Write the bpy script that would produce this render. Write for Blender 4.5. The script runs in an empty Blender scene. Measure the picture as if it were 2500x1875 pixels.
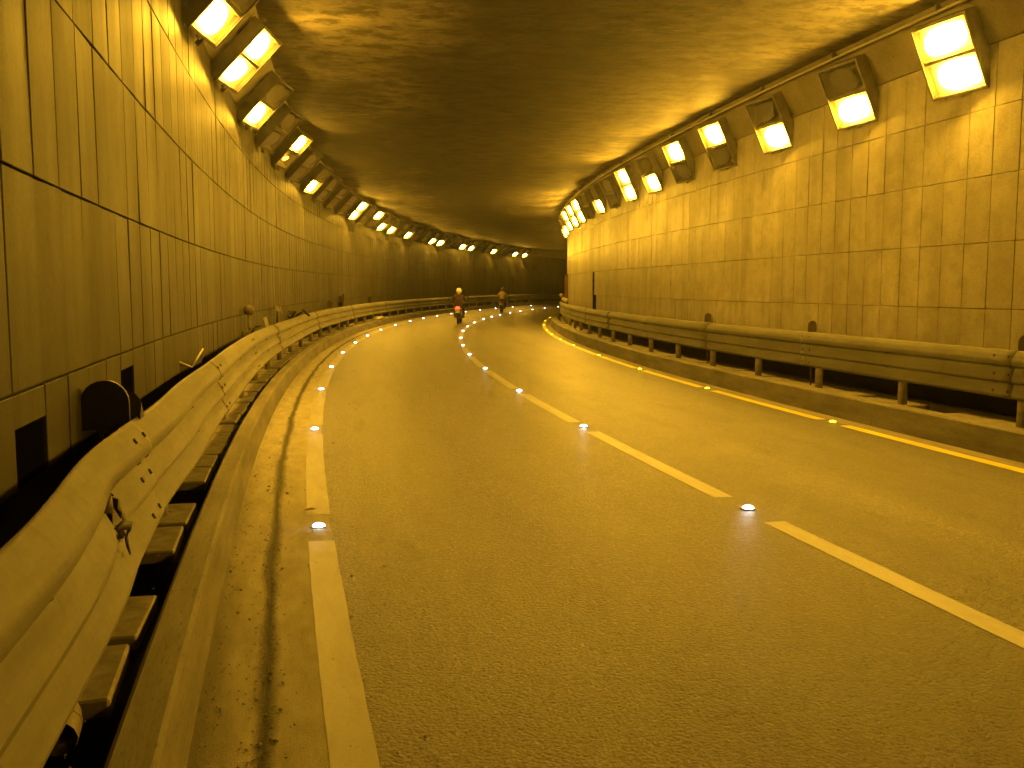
import bpy, bmesh, math, random
from mathutils import Vector, Matrix
random.seed(7)
SC = bpy.context.scene
C = SC.collection
PI = math.pi

# ------------------------------------------------------------------ camera, world, exposure
cam_d = bpy.data.cameras.new('camera')
cam = bpy.data.objects.new('camera', cam_d)
C.objects.link(cam)
cam.location = (0, 0, 1.62)
cam.rotation_euler = (PI/2 - math.atan(227.5/2300), 0, 0)
cam_d.sensor_width = 36
cam_d.lens = 36*2300/2500
cam_d.clip_start = 0.05
cam_d.clip_end = 600
SC.camera = cam

w = bpy.data.worlds.new('World')
SC.world = w
w.use_nodes = True
_nt = w.node_tree
_sky = _nt.nodes.new('ShaderNodeTexSky')
_sky.sky_type = 'NISHITA'
_sky.sun_disc = False
_sky.sun_elevation = math.radians(-4)
_sky.sun_rotation = math.radians(180)
_nt.links.new(_sky.outputs[0], _nt.nodes['Background'].inputs[0])
_nt.nodes['Background'].inputs[1].default_value = 0.02      # night: the tunnel is lit by its own lamps

SC.view_settings.view_transform = 'Standard'
SC.view_settings.look = 'None'
SC.view_settings.gamma = 1
SC.view_settings.exposure = 0.38
SC.view_settings.use_curve_mapping = False
SC.cycles.use_denoising = True
SC.cycles.use_adaptive_sampling = True
SC.cycles.adaptive_threshold = 0.07
SC.cycles.adaptive_min_samples = 24
SC.cycles.max_bounces = 5
SC.cycles.diffuse_bounces = 4
SC.cycles.glossy_bounces = 3
SC.cycles.sample_clamp_indirect = 6
SC.cycles.caustics_reflective = False
SC.cycles.caustics_refractive = False

LAMP_COL = (1.0, 0.505, 0.028)
LAMP_W = 240.0

# ------------------------------------------------------------------ road alignment
KN = [-10.0, 3.75, 17.5, 31.25, 45.0, 58.75, 72.5, 86.25, 100.0]
KV = [0.00465, 0.00593, 0.00721, 0.0076, 0.0075, 0.00725, 0.00699, 0.00673, 0.00647]
VN = [-40.0, 5.0, 20.0, 50.0, 80.0, 140.0]
VV = [0.0, 0.0, 0.0225, 0.1726, 0.3305, 0.42]
CF = 0.0091
S0, S1 = -16.0, 122.0
def lerp(xs, ys, x):
    if x <= xs[0]: return ys[0]
    for i in range(1, len(xs)):
        if x <= xs[i]:
            t = (x-xs[i-1])/(xs[i]-xs[i-1]); return ys[i-1]*(1-t)+ys[i]*t
    return ys[-1]
_T = {}
def _build():
    d = 0.1
    X, Z, th = 3.4885, 0.0, -0.26765
    _T[0] = (X, Z, th)
    for i in range(0, 1300):
        k = lerp(KN, KV, (i+.5)*d); m = th+k*d/2
        X += math.sin(m)*d; Z += math.cos(m)*d; th += k*d
        _T[i+1] = (X, Z, th)
    X, Z, th = 3.4885, 0.0, -0.26765
    for i in range(0, -300, -1):
        k = lerp(KN, KV, (i-.5)*d); m = th-k*d/2
        X -= math.sin(m)*d; Z -= math.cos(m)*d; th -= k*d
        _T[i-1] = (X, Z, th)
_build()
def fr(s):
    i = math.floor(s*10); t = s*10-i
    a, b = _T[i], _T[i+1]
    return tuple(a[j]*(1-t)+b[j]*t for j in range(3))
def P(s, off, z):
    X, Z, th = fr(s)
    return Vector((X+off*math.cos(th), Z-off*math.sin(th), z+lerp(VN, VV, s)-CF*off))
def TH(s): return fr(s)[2]

# ------------------------------------------------------------------ helpers
def obj(name, me, mat=None, parent=None, loc=None, rot=None):
    o = bpy.data.objects.new(name, me)
    C.objects.link(o)
    if mat is not None and me is not None:
        mats = mat if isinstance(mat, (list, tuple)) else [mat]
        if not me.materials:
            for m in mats: me.materials.append(m)
    if parent: o.parent = parent
    if loc is not None: o.location = loc
    if rot is not None: o.rotation_euler = rot
    return o
def tag(o, label, cat, group=None):
    o['label'] = label; o['category'] = cat
    if group: o['group'] = group
    return o
def empty(name, loc=(0, 0, 0), rot=(0, 0, 0)):
    o = bpy.data.objects.new(name, None); C.objects.link(o)
    o.location = loc; o.rotation_euler = rot; o.empty_display_size = .2
    return o
def mesh(name, vs, fs, smooth=False, uvs=None):
    me = bpy.data.meshes.new(name)
    me.from_pydata([tuple(v) for v in vs], [], fs)
    if uvs is not None:
        l = me.uv_layers.new(name='UVMap')
        for lp in me.loops: l.data[lp.index].uv = uvs[lp.vertex_index]
    if smooth: me.polygons.foreach_set('use_smooth', [True]*len(me.polygons))
    me.update()
    return me
def frange(a, b, d):
    n = max(1, int(round((b-a)/d)))
    return [a+(b-a)*i/n for i in range(n+1)]
def strip(name, prof, s0, s1, ds, mat, parent=None, smooth=False, zfun=None):
    """sweep a profile [(off,z)] along the road; uv = (s, length along the profile)"""
    ss = frange(s0, s1, ds); n = len(prof); L = [0]
    for i in range(1, n): L.append(L[-1]+math.hypot(prof[i][0]-prof[i-1][0], prof[i][1]-prof[i-1][1]))
    vs, uv, fs = [], [], []
    for a, s in enumerate(ss):
        for i, (o, z) in enumerate(prof):
            zz = z+(zfun(s, o) if zfun else 0)
            vs.append(P(s, o, zz)); uv.append((s, prof[0][0]+L[i]))
    for a in range(len(ss)-1):
        for i in range(n-1):
            fs.append((a*n+i, a*n+i+1, (a+1)*n+i+1, (a+1)*n+i))
    return obj(name, mesh(name, vs, fs, smooth, uv), mat, parent)
def bm_box(bm, c, d, rot=None, bev=0):
    r = bmesh.ops.create_cube(bm, size=1)
    M = Matrix.Translation(c) @ (rot.to_4x4() if rot else Matrix()) @ Matrix.Diagonal((*d, 1))
    bmesh.ops.transform(bm, matrix=M, verts=r['verts'])
    if bev:
        es = list({e for v in r['verts'] for e in v.link_edges})
        bmesh.ops.bevel(bm, geom=es, offset=bev, segments=1, affect='EDGES')
def bm_tube(bm, a, b, r0, r1=None, n=10, caps=True):
    a, b = Vector(a), Vector(b); r1 = r0 if r1 is None else r1
    q = (b-a).to_track_quat('Z', 'Y'); L = (b-a).length
    r = bmesh.ops.create_cone(bm, cap_ends=caps, segments=n, radius1=r0, radius2=r1, depth=L)
    bmesh.ops.transform(bm, matrix=Matrix.Translation((a+b)/2) @ q.to_matrix().to_4x4(), verts=r['verts'])
def bm_ball(bm, c, rad, u=12, v=8):
    r = bmesh.ops.create_uvsphere(bm, u_segments=u, v_segments=v, radius=1)
    rad = rad if isinstance(rad, (tuple, list)) else (rad,)*3
    bmesh.ops.transform(bm, matrix=Matrix.Translation(c) @ Matrix.Diagonal((*rad, 1)), verts=r['verts'])
def bm_torus(bm, c, R, r, axis='X', nu=20, nv=8):
    vs = []
    for i in range(nu):
        a = 2*PI*i/nu
        for j in range(nv):
            b = 2*PI*j/nv; q = R+r*math.cos(b)
            vs.append(bm.verts.new(Vector(c)+Vector((r*math.sin(b)*1.0, q*math.cos(a), q*math.sin(a)))))
    for i in range(nu):
        for j in range(nv):
            bm.faces.new((vs[i*nv+j], vs[((i+1) % nu)*nv+j], vs[((i+1) % nu)*nv+(j+1) % nv], vs[i*nv+(j+1) % nv]))
def fin(bm, name, smooth=False):
    bmesh.ops.recalc_face_normals(bm, faces=bm.faces)
    me = bpy.data.meshes.new(name); bm.to_mesh(me); bm.free()
    if smooth: me.polygons.foreach_set('use_smooth', [True]*len(me.polygons))
    return me
def boxes(name, items, smooth=False):
    bm = bmesh.new()
    for it in items: bm_box(bm, *it)
    return fin(bm, name, smooth)
def tubes(name, items, smooth=True):
    bm = bmesh.new()
    for it in items: bm_tube(bm, *it)
    return fin(bm, name, smooth)
ORD = ('first second third fourth fifth sixth seventh eighth ninth tenth eleventh twelfth thirteenth fourteenth fifteenth sixteenth '
       'seventeenth eighteenth nineteenth twentieth twenty-first twenty-second twenty-third twenty-fourth twenty-fifth twenty-sixth '
       'twenty-seventh twenty-eighth twenty-ninth thirtieth thirty-first thirty-second thirty-third thirty-fourth thirty-fifth').split()

# ------------------------------------------------------------------ materials
class NT:
    def __init__(self, name):
        self.m = bpy.data.materials.new(name); self.m.use_nodes = True
        self.t = self.m.node_tree; self.b = self.t.nodes['Principled BSDF']
    def n(self, typ, **kw):
        x = self.t.nodes.new(typ)
        for k, v in kw.items():
            if k in x.bl_rna.properties: setattr(x, k, v)
        return x
    def l(self, a, b): self.t.links.new(a, b)
    def set(self, **kw):
        for k, v in kw.items(): self.b.inputs[k.replace('_', ' ')].default_value = v
    def math(self, op, a, b=None, clamp=False):
        x = self.n('ShaderNodeMath', operation=op, use_clamp=clamp)
        for i, v in enumerate((a, b)):
            if v is None: continue
            if hasattr(v, 'node'): self.l(v, x.inputs[i])
            else: x.inputs[i].default_value = v
        return x.outputs[0]
    def vec(self, src, scale, loc=(0, 0, 0)):
        x = self.n('ShaderNodeMapping'); x.inputs['Scale'].default_value = scale; x.inputs['Location'].default_value = loc
        self.l(src, x.inputs['Vector']); return x.outputs[0]
    def noise(self, v, scale, detail=4, rough=.55):
        x = self.n('ShaderNodeTexNoise'); x.inputs['Scale'].default_value = scale
        x.inputs['Detail'].default_value = detail; x.inputs['Roughness'].default_value = rough
        if v is not None: self.l(v, x.inputs['Vector'])
        return x.outputs['Fac']
    def ramp(self, f, *stops):
        x = self.n('ShaderNodeValToRGB'); e = x.color_ramp.elements
        while len(e) < len(stops): e.new(.5)
        for i, (p, c) in enumerate(stops):
            e[i].position = p; e[i].color = (*(c if isinstance(c, tuple) else (c, c, c)), 1)
        self.l(f, x.inputs[0]); return x.outputs[0]
    def mix(self, f, a, b, mode='MIX'):
        x = self.n('ShaderNodeMix', data_type='RGBA', blend_type=mode)
        for i, v in ((0, f), (6, a), (7, b)):
            if hasattr(v, 'node'): self.l(v, x.inputs[i])
            elif i == 0: x.inputs[0].default_value = v
            else: x.inputs[i].default_value = (*v, 1) if len(v) == 3 else v
        return x.outputs[2]
    def bump(self, h, strength, dist):
        x = self.n('ShaderNodeBump'); x.inputs['Strength'].default_value = strength; x.inputs['Distance'].default_value = dist
        self.l(h, x.inputs['Height']); self.l(x.outputs[0], self.b.inputs['Normal'])
    def col(self, c): self.l(c, self.b.inputs['Base Color'])
    def uv(self): return self.n('ShaderNodeTexCoord').outputs['UV']
    def ob(self): return self.n('ShaderNodeTexCoord').outputs['Object']
    def pos(self): return self.n('ShaderNodeNewGeometry').outputs['Position']
def plain(name, col, rough=.6, metal=0, noise=0, nscale=20, bump=0):
    t = NT(name); t.set(Base_Color=(*col, 1), Roughness=rough, Metallic=metal)
    if noise:
        f = t.noise(t.ob(), nscale, 5)
        t.col(t.ramp(f, (.3, tuple(c*(1-noise) for c in col)), (.7, tuple(min(1, c*(1+noise)) for c in col))))
        if bump: t.bump(f, bump, .01)
    return t.m
def emit(name, col, s):
    t = NT(name); t.set(Base_Color=(*col, 1), Roughness=.3)
    t.b.inputs['Emission Color'].default_value = (*col, 1); t.b.inputs['Emission Strength'].default_value = s
    return t.m

def mat_panel(name, k, r0, r1, spec):
    t = NT(name); t.set(Specular_IOR_Level=spec)
    g = t.n('ShaderNodeNewGeometry'); oi = t.n('ShaderNodeObjectInfo')
    r = t.math('FRACT', t.math('ADD', oi.outputs['Random'], g.outputs['Random Per Island']))
    streak = t.noise(t.vec(g.outputs['Position'], (2.6, 2.6, .25)), 1.0, 6, .55)
    soot = t.noise(t.vec(g.outputs['Position'], (.45, .45, .5)), 1.0, 4)
    fine = t.noise(g.outputs['Position'], 60, 3)
    K = lambda *c: tuple(x*k for x in c)
    base = t.mix(r, K(.38, .355, .285), K(.46, .43, .35))
    base = t.mix(t.ramp(streak, (.42, 0.0), (.72, .55)), base, K(.20, .18, .13))
    base = t.mix(t.ramp(soot, (.42, 0.0), (.7, .55)), base, K(.17, .15, .11))
    blot = t.noise(t.vec(g.outputs['Position'], (2.2, 2.2, 2.6), (5, 1, 3)), 1.6, 8, .68)
    base = t.mix(t.ramp(blot, (.44, 0.0), (.66, .55)), base, K(.19, .17, .125))
    base = t.mix(t.ramp(fine, (.50, 0.0), (.72, .45)), base, K(.15, .13, .095))
    t.col(base)
    rg = t.n('ShaderNodeMapRange'); rg.inputs['To Min'].default_value = r0; rg.inputs['To Max'].default_value = r1
    t.l(streak, rg.inputs['Value']); t.l(rg.outputs[0], t.b.inputs['Roughness'])
    t.bump(t.noise(t.vec(g.outputs['Position'], (4, 4, 1.2)), 1.5, 3), .25, .01)
    return t.m
def mat_concrete(name, a, b, rough=.8, sc=(1, 1, 1), spots=True, bump=.3):
    t = NT(name); u = t.uv()
    f = t.noise(t.vec(u, sc), 1.6, 8, .62); h = t.noise(t.vec(u, sc), 26, 6, .6)
    c = t.mix(t.ramp(f, (.32, 0.0), (.68, 1.0)), a, b)
    if spots:
        c = t.mix(t.ramp(h, (.56, 0.0), (.72, .75)), c, tuple(x*.35 for x in a))
    t.col(c); t.set(Roughness=rough); t.bump(h, bump, .01)
    return t.m
def mat_ceiling():
    t = NT('ceiling_concrete'); u = t.uv()
    # u.x runs along the road, u.y across it: formwork board marks run across
    bands = t.noise(t.vec(u, (1.5, .55, 1)), 1.0, 9, .68)
    big = t.noise(t.vec(u, (.11, .22, 1), (3.1, 7.7, 0)), 1.0, 5, .55)
    mott = t.noise(t.vec(u, (3.4, 2.2, 1)), 1.0, 8, .7)
    pits = t.noise(t.vec(u, (11, 5, 1)), 1.0, 6, .7)
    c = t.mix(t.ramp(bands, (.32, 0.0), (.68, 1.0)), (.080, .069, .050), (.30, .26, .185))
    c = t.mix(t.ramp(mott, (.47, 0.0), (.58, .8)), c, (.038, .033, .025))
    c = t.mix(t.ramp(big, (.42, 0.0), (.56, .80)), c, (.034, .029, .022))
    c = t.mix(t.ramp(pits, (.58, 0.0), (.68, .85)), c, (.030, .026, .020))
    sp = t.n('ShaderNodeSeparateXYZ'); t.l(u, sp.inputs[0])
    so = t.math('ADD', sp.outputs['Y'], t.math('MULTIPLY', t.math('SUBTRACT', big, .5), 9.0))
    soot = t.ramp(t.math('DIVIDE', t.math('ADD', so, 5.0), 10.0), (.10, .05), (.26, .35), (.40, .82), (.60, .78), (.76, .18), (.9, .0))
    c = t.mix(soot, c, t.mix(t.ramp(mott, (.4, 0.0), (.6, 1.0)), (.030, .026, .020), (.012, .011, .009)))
    t.col(c); t.set(Roughness=.70, Specular_IOR_Level=.22)
    hh = t.math('ADD', t.math('MULTIPLY', bands, 1.0), t.math('MULTIPLY', pits, .35))
    t.bump(t.math('ADD', hh, t.math('MULTIPLY', mott, .6)), .65, .035)
    return t.m
def mat_asphalt():
    t = NT('asphalt'); u = t.uv()
    def vor(sc):
        a = t.n('ShaderNodeTexVoronoi'); a.inputs['Scale'].default_value = sc; t.l(u, a.inputs['Vector']); return a
    a1, a2 = vor(62), vor(120)
    n1 = t.noise(u, 48, 6, .75); n2 = t.noise(t.vec(u, (.16, 1.5, 1)), 1.0, 6, .6); n3 = t.noise(u, 1.3, 6, .62)
    g1 = t.n('ShaderNodeRGBToBW'); t.l(a1.outputs['Color'], g1.inputs[0]); g2 = t.n('ShaderNodeRGBToBW'); t.l(a2.outputs['Color'], g2.inputs[0])
    c = t.ramp(g1.outputs[0], (.15, (.026, .024, .021)), (.55, (.105, .098, .085)), (.86, (.36, .336, .294)))
    c = t.mix(.40, c, t.ramp(g2.outputs[0], (.2, (.03, .028, .024)), (.85, (.26, .243, .212))))
    c = t.mix(t.ramp(n1, (.34, .5), (.52, .0)), c, (.020, .018, .016))
    c = t.mix(t.ramp(n2, (.36, .0), (.64, .50)), c, (.050, .046, .040))
    c = t.mix(t.ramp(n3, (.50, .0), (.72, .38)), c, (.165, .153, .132))
    sp = t.n('ShaderNodeSeparateXYZ'); t.l(u, sp.inputs[0])
    of = t.math('ADD', sp.outputs['Y'], t.math('MULTIPLY', t.math('SUBTRACT', n3, .5), .9))
    lane_shade = t.ramp(t.math('DIVIDE', t.math('ADD', of, 3.2), 6.4), (.02, .05), (.10, .22), (.22, .80), (.42, .74), (.50, .45), (.58, .50), (.68, .08), (.76, .22), (.86, .0), (1.0, .2))
    c = t.mix(lane_shade, c, (.30, .295, .285), 'MULTIPLY')  # lane bands: tyre wear plus the left lane's dimmer light, darkened in colour
    wob = t.math('MULTIPLY', t.math('SUBTRACT', t.noise(t.vec(u, (.5, 0, 0)), 1.0, 5), .5), .10)
    sd = t.math('ABSOLUTE', t.math('SUBTRACT', t.math('ADD', sp.outputs['Y'], wob), 2.90))
    seam = t.math('MULTIPLY', t.math('SUBTRACT', 1.0, t.math('DIVIDE', sd, .014), True), t.ramp(t.noise(t.vec(u, (.35, 1, 1)), 1.0, 3), (.42, 0.0), (.52, .85)))
    c = t.mix(seam, c, (.015, .014, .012))
    oil = t.noise(t.vec(u, (.55, 2.6, 1), (2, 3, 0)), 1.0, 5, .62)
    c = t.mix(t.ramp(oil, (.60, .0), (.72, .6)), c, (.028, .026, .023))
    t.col(c)
    rr = t.n('ShaderNodeMapRange'); rr.inputs['To Min'].default_value = .30; rr.inputs['To Max'].default_value = .60
    t.l(g1.outputs[0], rr.inputs['Value']); t.l(rr.outputs[0], t.b.inputs['Roughness'])
    hh = t.math('ADD', t.math('MULTIPLY', n1, 1.2), t.math('ADD', t.math('MULTIPLY', g1.outputs[0], .5), t.math('MULTIPLY', a1.outputs['Distance'], -.7)))
    t.bump(hh, .9, .010)
    return t.m
def mat_gutter():
    t = NT('gutter_concrete'); u = t.uv()
    sep = t.n('ShaderNodeSeparateXYZ'); t.l(u, sep.inputs[0])
    wob = t.math('MULTIPLY', t.math('SUBTRACT', t.noise(t.vec(u, (.9, 0, 0)), 1.0, 4), .5), .09)
    d = t.math('ABSOLUTE', t.math('SUBTRACT', t.math('ADD', sep.outputs['Y'], wob), -3.415))
    n1 = t.noise(t.vec(u, (2, 5, 1)), 1.4, 7, .65); n2 = t.noise(t.vec(u, (1.0, 1.0, 1)), 58, 6, .75); n3 = t.noise(u, 170, 3, .6)
    c = t.mix(t.ramp(n1, (.3, 0.0), (.7, 1.0)), (.26, .238, .19), (.43, .40, .32))
    c = t.mix(t.ramp(n3, (.4, 0.0), (.75, .5)), c, (.10, .09, .07))
    c = t.mix(t.ramp(n2, (.62, 0.0), (.72, .8)), c, (.06, .052, .04))
    wide = t.math('MULTIPLY', t.noise(t.vec(u, (1.1, 3, 1), (4, 0, 0)), 1.0, 4), .085)
    seam = t.math('SUBTRACT', 1.0, t.math('DIVIDE', d, t.math('ADD', wide, .008)), True)
    grit = t.math('MULTIPLY', seam, t.ramp(n2, (.30, .35), (.6, 1.0)))
    c = t.mix(t.math('MULTIPLY', grit, 1.6, True), c, (.028, .025, .02))
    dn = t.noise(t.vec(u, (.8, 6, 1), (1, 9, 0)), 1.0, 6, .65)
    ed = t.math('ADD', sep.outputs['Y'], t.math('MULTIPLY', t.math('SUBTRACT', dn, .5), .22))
    dirt_shade = t.ramp(t.math('DIVIDE', t.math('ADD', ed, 3.68), .3), (.10, .85), (.55, .0))  # shadow wedge and kerb dirt painted as one dark strip near the camera
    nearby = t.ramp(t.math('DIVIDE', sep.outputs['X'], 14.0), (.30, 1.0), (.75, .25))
    c = t.mix(t.math('MULTIPLY', dirt_shade, nearby), c, (.060, .053, .040))
    t.col(c); t.set(Roughness=.78)
    t.bump(t.math('SUBTRACT', t.math('ADD', n2, n3), t.math('MULTIPLY', seam, 1.5)), .6, .008)
    return t.m
def mat_paint(name, a, worn):
    t = NT(name); u = t.uv()
    n = t.noise(u, 48, 7, .78); n2 = t.noise(t.vec(u, (1.2, 5, 1)), 1.0, 6, .65)
    c = t.mix(t.ramp(n, (.56, .0), (.64, .9)), a, worn)
    c = t.mix(t.ramp(n2, (.44, .0), (.66, .65)), c, worn)
    t.col(c); t.set(Roughness=.5); t.bump(n, .35, .004)
    return t.m
def mat_steel():
    t = NT('galvanised_steel'); u = t.uv()
    n = t.noise(t.vec(u, (.7, 5, 1)), 1.0, 7, .65); d = t.noise(u, 22, 7, .72); s2 = t.noise(t.vec(u, (9, 1.2, 1)), 1.0, 5, .6)
    c = t.mix(t.ramp(n, (.36, 0.0), (.66, 1.0)), (.158, .152, .134), (.10, .095, .082))
    c = t.mix(t.ramp(s2, (.56, 0.0), (.74, .4)), c, (.085, .078, .064))
    c = t.mix(t.ramp(d, (.63, 0.0), (.74, .6)), c, (.05, .043, .033))
    t.col(c); t.set(Metallic=.15, Specular_IOR_Level=.3)
    rg = t.n('ShaderNodeMapRange'); rg.inputs['To Min'].default_value = .48; rg.inputs['To Max'].default_value = .8
    t.l(d, rg.inputs['Value']); t.l(rg.outputs[0], t.b.inputs['Roughness'])
    t.bump(t.math('ADD', t.noise(t.vec(u, (3.5, 9, 1)), 1.0, 4), t.math('MULTIPLY', d, .15)), .22, .02)
    return t.m

M_panelL = mat_panel('wall_panel_dimmed', .19, .42, .70, .12)  # left panels darkened in colour to hold that wall dim under the lamps
M_panelR = mat_panel('wall_panel_bright', 1.22, .24, .52, .42)  # same panels, lightened in colour to brighten the right wall
M_groutL = plain('grout_dark', (.05, .043, .031), .9)
M_groutR = plain('grout_brown', (.27, .24, .175), .9)
M_back = plain('black_backing', (.003, .003, .003), .9)
M_ceil = mat_ceiling()
for m_ in (M_back, M_groutL): m_.node_tree.nodes['Principled BSDF'].inputs['Specular IOR Level'].default_value = 0
M_haunch = mat_concrete('haunch_concrete', (.16, .14, .105), (.27, .24, .185), .75, (1, 1, 1))
M_asph = mat_asphalt()
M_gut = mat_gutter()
M_kerb = mat_concrete('kerb_concrete', (.075, .069, .057), (.19, .174, .14), .8, (.5, 2.5, 1))
M_slab = plain('slab_concrete', (.22, .20, .165), .85, 0, .35, 9, .4)
M_pit = plain('drain_dark', (.020, .018, .015), .9)
M_white = mat_paint('road_paint_white', (.25, .242, .218), (.15, .138, .118))
M_yellow = mat_paint('road_paint_yellow', (.62, .53, .012), (.30, .26, .03))
M_steel = mat_steel()
M_post = plain('post_steel', (.33, .30, .25), .5, .2, .25, 14)
M_bolt = plain('bolt_dark', (.035, .03, .025), .6, .3)
M_house = plain('lamp_housing', (.20, .185, .155), .55, .2, .3, 8)
M_refl = plain('lamp_reflector', (.30, .285, .25), .45, .2)
M_refl_off = plain('lamp_reflector_unlit', (.13, .12, .10), .5, .1, .3, 6)  # darker copy for unlit trays: their lack of light is in the colour
M_glass_off = plain('lamp_glass_unlit', (.13, .12, .10), .3, .1)
M_lit = emit('lamp_lit', LAMP_COL, LAMP_W)
M_dim = emit('lamp_dim', LAMP_COL, 9.0)
M_stud = emit('stud_white', (.84, .96, 1.0), 17.0)
M_study = emit('stud_yellow', (1.0, .80, .03), 5.0)
for m_ in (M_stud, M_study): m_.cycles.emission_sampling = 'NONE'
M_studb = plain('stud_body', (.40, .39, .36), .45)
M_pipe = plain('conduit_metal', (.50, .46, .36), .4, .3)
M_dark = plain('dark_metal', (.022, .020, .018), .55, .2, .3, 12)
M_brown = plain('dull_brown_metal', (.13, .105, .075), .6, .1, .3, 12)
M_pale = plain('pale_sheet', (.48, .45, .38), .6, 0, .2, 10)
M_peb = plain('grit', (.19, .175, .145), .85, 0, .4, 30)

# ------------------------------------------------------------------ ground, road, kerbs
g = bpy.data.meshes.new('ground')
ground = obj('ground', mesh('ground', [(-400, -300, -.6), (400, -300, -.6), (400, 400, -.6), (-400, 400, -.6)], [(0, 1, 2, 3)]), plain('soil', (.08, .07, .06), .95))
ground['kind'] = 'structure'
prof = [(-3.05+6.55*i/16, 0) for i in range(17)]
road = strip('road', prof, S0, S1, .5, M_asph); road['kind'] = 'structure'
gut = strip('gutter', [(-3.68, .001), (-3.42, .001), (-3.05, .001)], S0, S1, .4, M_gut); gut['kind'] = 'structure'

def marking(name, o0, o1, s0, s1, z, mat, seed):
    rnd = random.Random(seed); ss = frange(s0, s1, .16); vs, uv, fs = [], [], []
    for s in ss:
        a = o0+rnd.uniform(-.0025, .0025); b = o1+rnd.uniform(-.0025, .0025)
        for o in (a, (a+b)/2, b): vs.append(P(s, o, z)); uv.append((s, o))
    n = len(ss)
    for i in range(n-1):
        for j in range(2): fs.append((i*3+j, i*3+j+1, i*3+j+4, i*3+j+3))
    return obj(name, mesh(name, vs, fs, False, uv), mat, road)
ST_L = [7.15, 11.6, 15.9, 20.2, 24.3, 28.4, 32.2, 36.3, 40.6, 45.0, 48.9, 52.9, 57.0, 61.2, 65.5, 70, 75, 80.5]
ST_C = [7.1, 11.4, 15.4, 19.7, 23.7, 27.3, 31.2, 36.0, 40.0, 44.2, 48.8, 52.5, 55.9, 60.0, 63.9, 68.4, 72.8, 77.5]
ST_Y = [11.35, 15.5, 19.5, 23.5, 27.5, 30.7, 33.9, 37.2, 42.1, 47.3, 52.4]
def dashes(name, o0, o1, studs, mat, gap=.34):
    pts = [studs[0]-4.3*k for k in (4, 3, 2, 1)]+studs+[studs[-1]+4.3*k for k in (1, 2, 3, 4)]
    for i in range(len(pts)-1):
        g2 = gap if pts[i] < 30 else .26
        marking(name, o0, o1, pts[i]+g2, pts[i+1]-g2, .003, mat, i)
dashes('edge_line_dash', -3.20, -3.035, ST_L, M_white, .36)
dashes('centre_line_dash', -.08, .08, ST_C, M_white, .40)
dashes('yellow_line_dash', 3.14, 3.29, ST_Y, M_yellow, .28)

def kerb(name, prof, s0, s1, step, label):
    """kerb stones laid end to end"""
    k = empty(name); k['kind'] = 'structure'
    s = s0; i = 0
    while s < s1:
        e = min(s+step, s1); dz = random.uniform(-.003, .003); do = random.uniform(-.002, .002)
        p = [(a+do, b+(dz if b > .05 else 0)) for a, b in prof]
        far = s > 45
        strip('kerb_stone', p, s+.003, e-.003, .5, M_kerb, k)
        s = e; i += 1
    return k
kerb('kerb_left', [(-3.655, -.03), (-3.665, .0), (-3.70, .215), (-3.715, .24), (-3.83, .245), (-3.845, .235), (-3.85, .0)], S0, S1, 9.0, '')
kerb('kerb_right', [(3.87, .0), (3.86, .27), (3.72, .285), (3.585, .28), (3.57, .265), (3.52, .0), (3.51, -.03)], S0, S1, 3.0, '')
gr = strip('gutter_right', [(3.28, .002), (3.56, .003)], S0, S1, .5, mat_concrete('gutter_strip', (.13, .118, .095), (.22, .20, .16), .8, (.6, 4, 1)))
gr['kind'] = 'structure'
for side, nm in ((-1, 'drain_left'), (1, 'drain_right')):
    o = strip(nm, [(side*3.84, -.02), (side*4.9, -.02)] if side > 0 else [(side*4.9, -.02), (side*3.84, -.02)], S0, S1, 1, M_pit)
    o['kind'] = 'structure'

# walkway cover slabs: each one a piece
def slab_mesh(name, L, W, T):
    bm = bmesh.new(); bm_box(bm, (0, 0, -T/2), (W, L, T), None, .008); return fin(bm, name)
walkL = empty('walkway_left'); walkL['kind'] = 'structure'
walkR = empty('walkway_right'); walkR['kind'] = 'structure'
SL = [slab_mesh('cover_slab', .56, .50, .07), slab_mesh('cover_slab', .585, .505, .07), slab_mesh('cover_slab', .54, .49, .07)]
for me in SL: me.materials.append(M_slab)
def slabs(root, off, z, s0, s1, skip):
    s = s0
    while s < s1:
        big = random.random() < .12
        if not any(a < s < b for a, b in skip):
            o = obj('cover_slab', random.choice(SL), None, root)
            o.location = P(s+.3, off+random.uniform(-.012, .012), z+random.uniform(-.015, .012))
            o.rotation_euler = (random.uniform(-.025, .025), random.uniform(-.015, .015), -TH(s+.3)+random.uniform(-.03, .03))
        s += .60+(.045 if big else random.uniform(0, .015))
slabs(walkL, -4.155, .215, 1.6, 62, [(3.45, 3.95), (4.85, 5.3), (6.75, 7.2)])
slabs(walkR, 4.14, .225, 6.2, 58, [(10.2, 10.5)])

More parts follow.
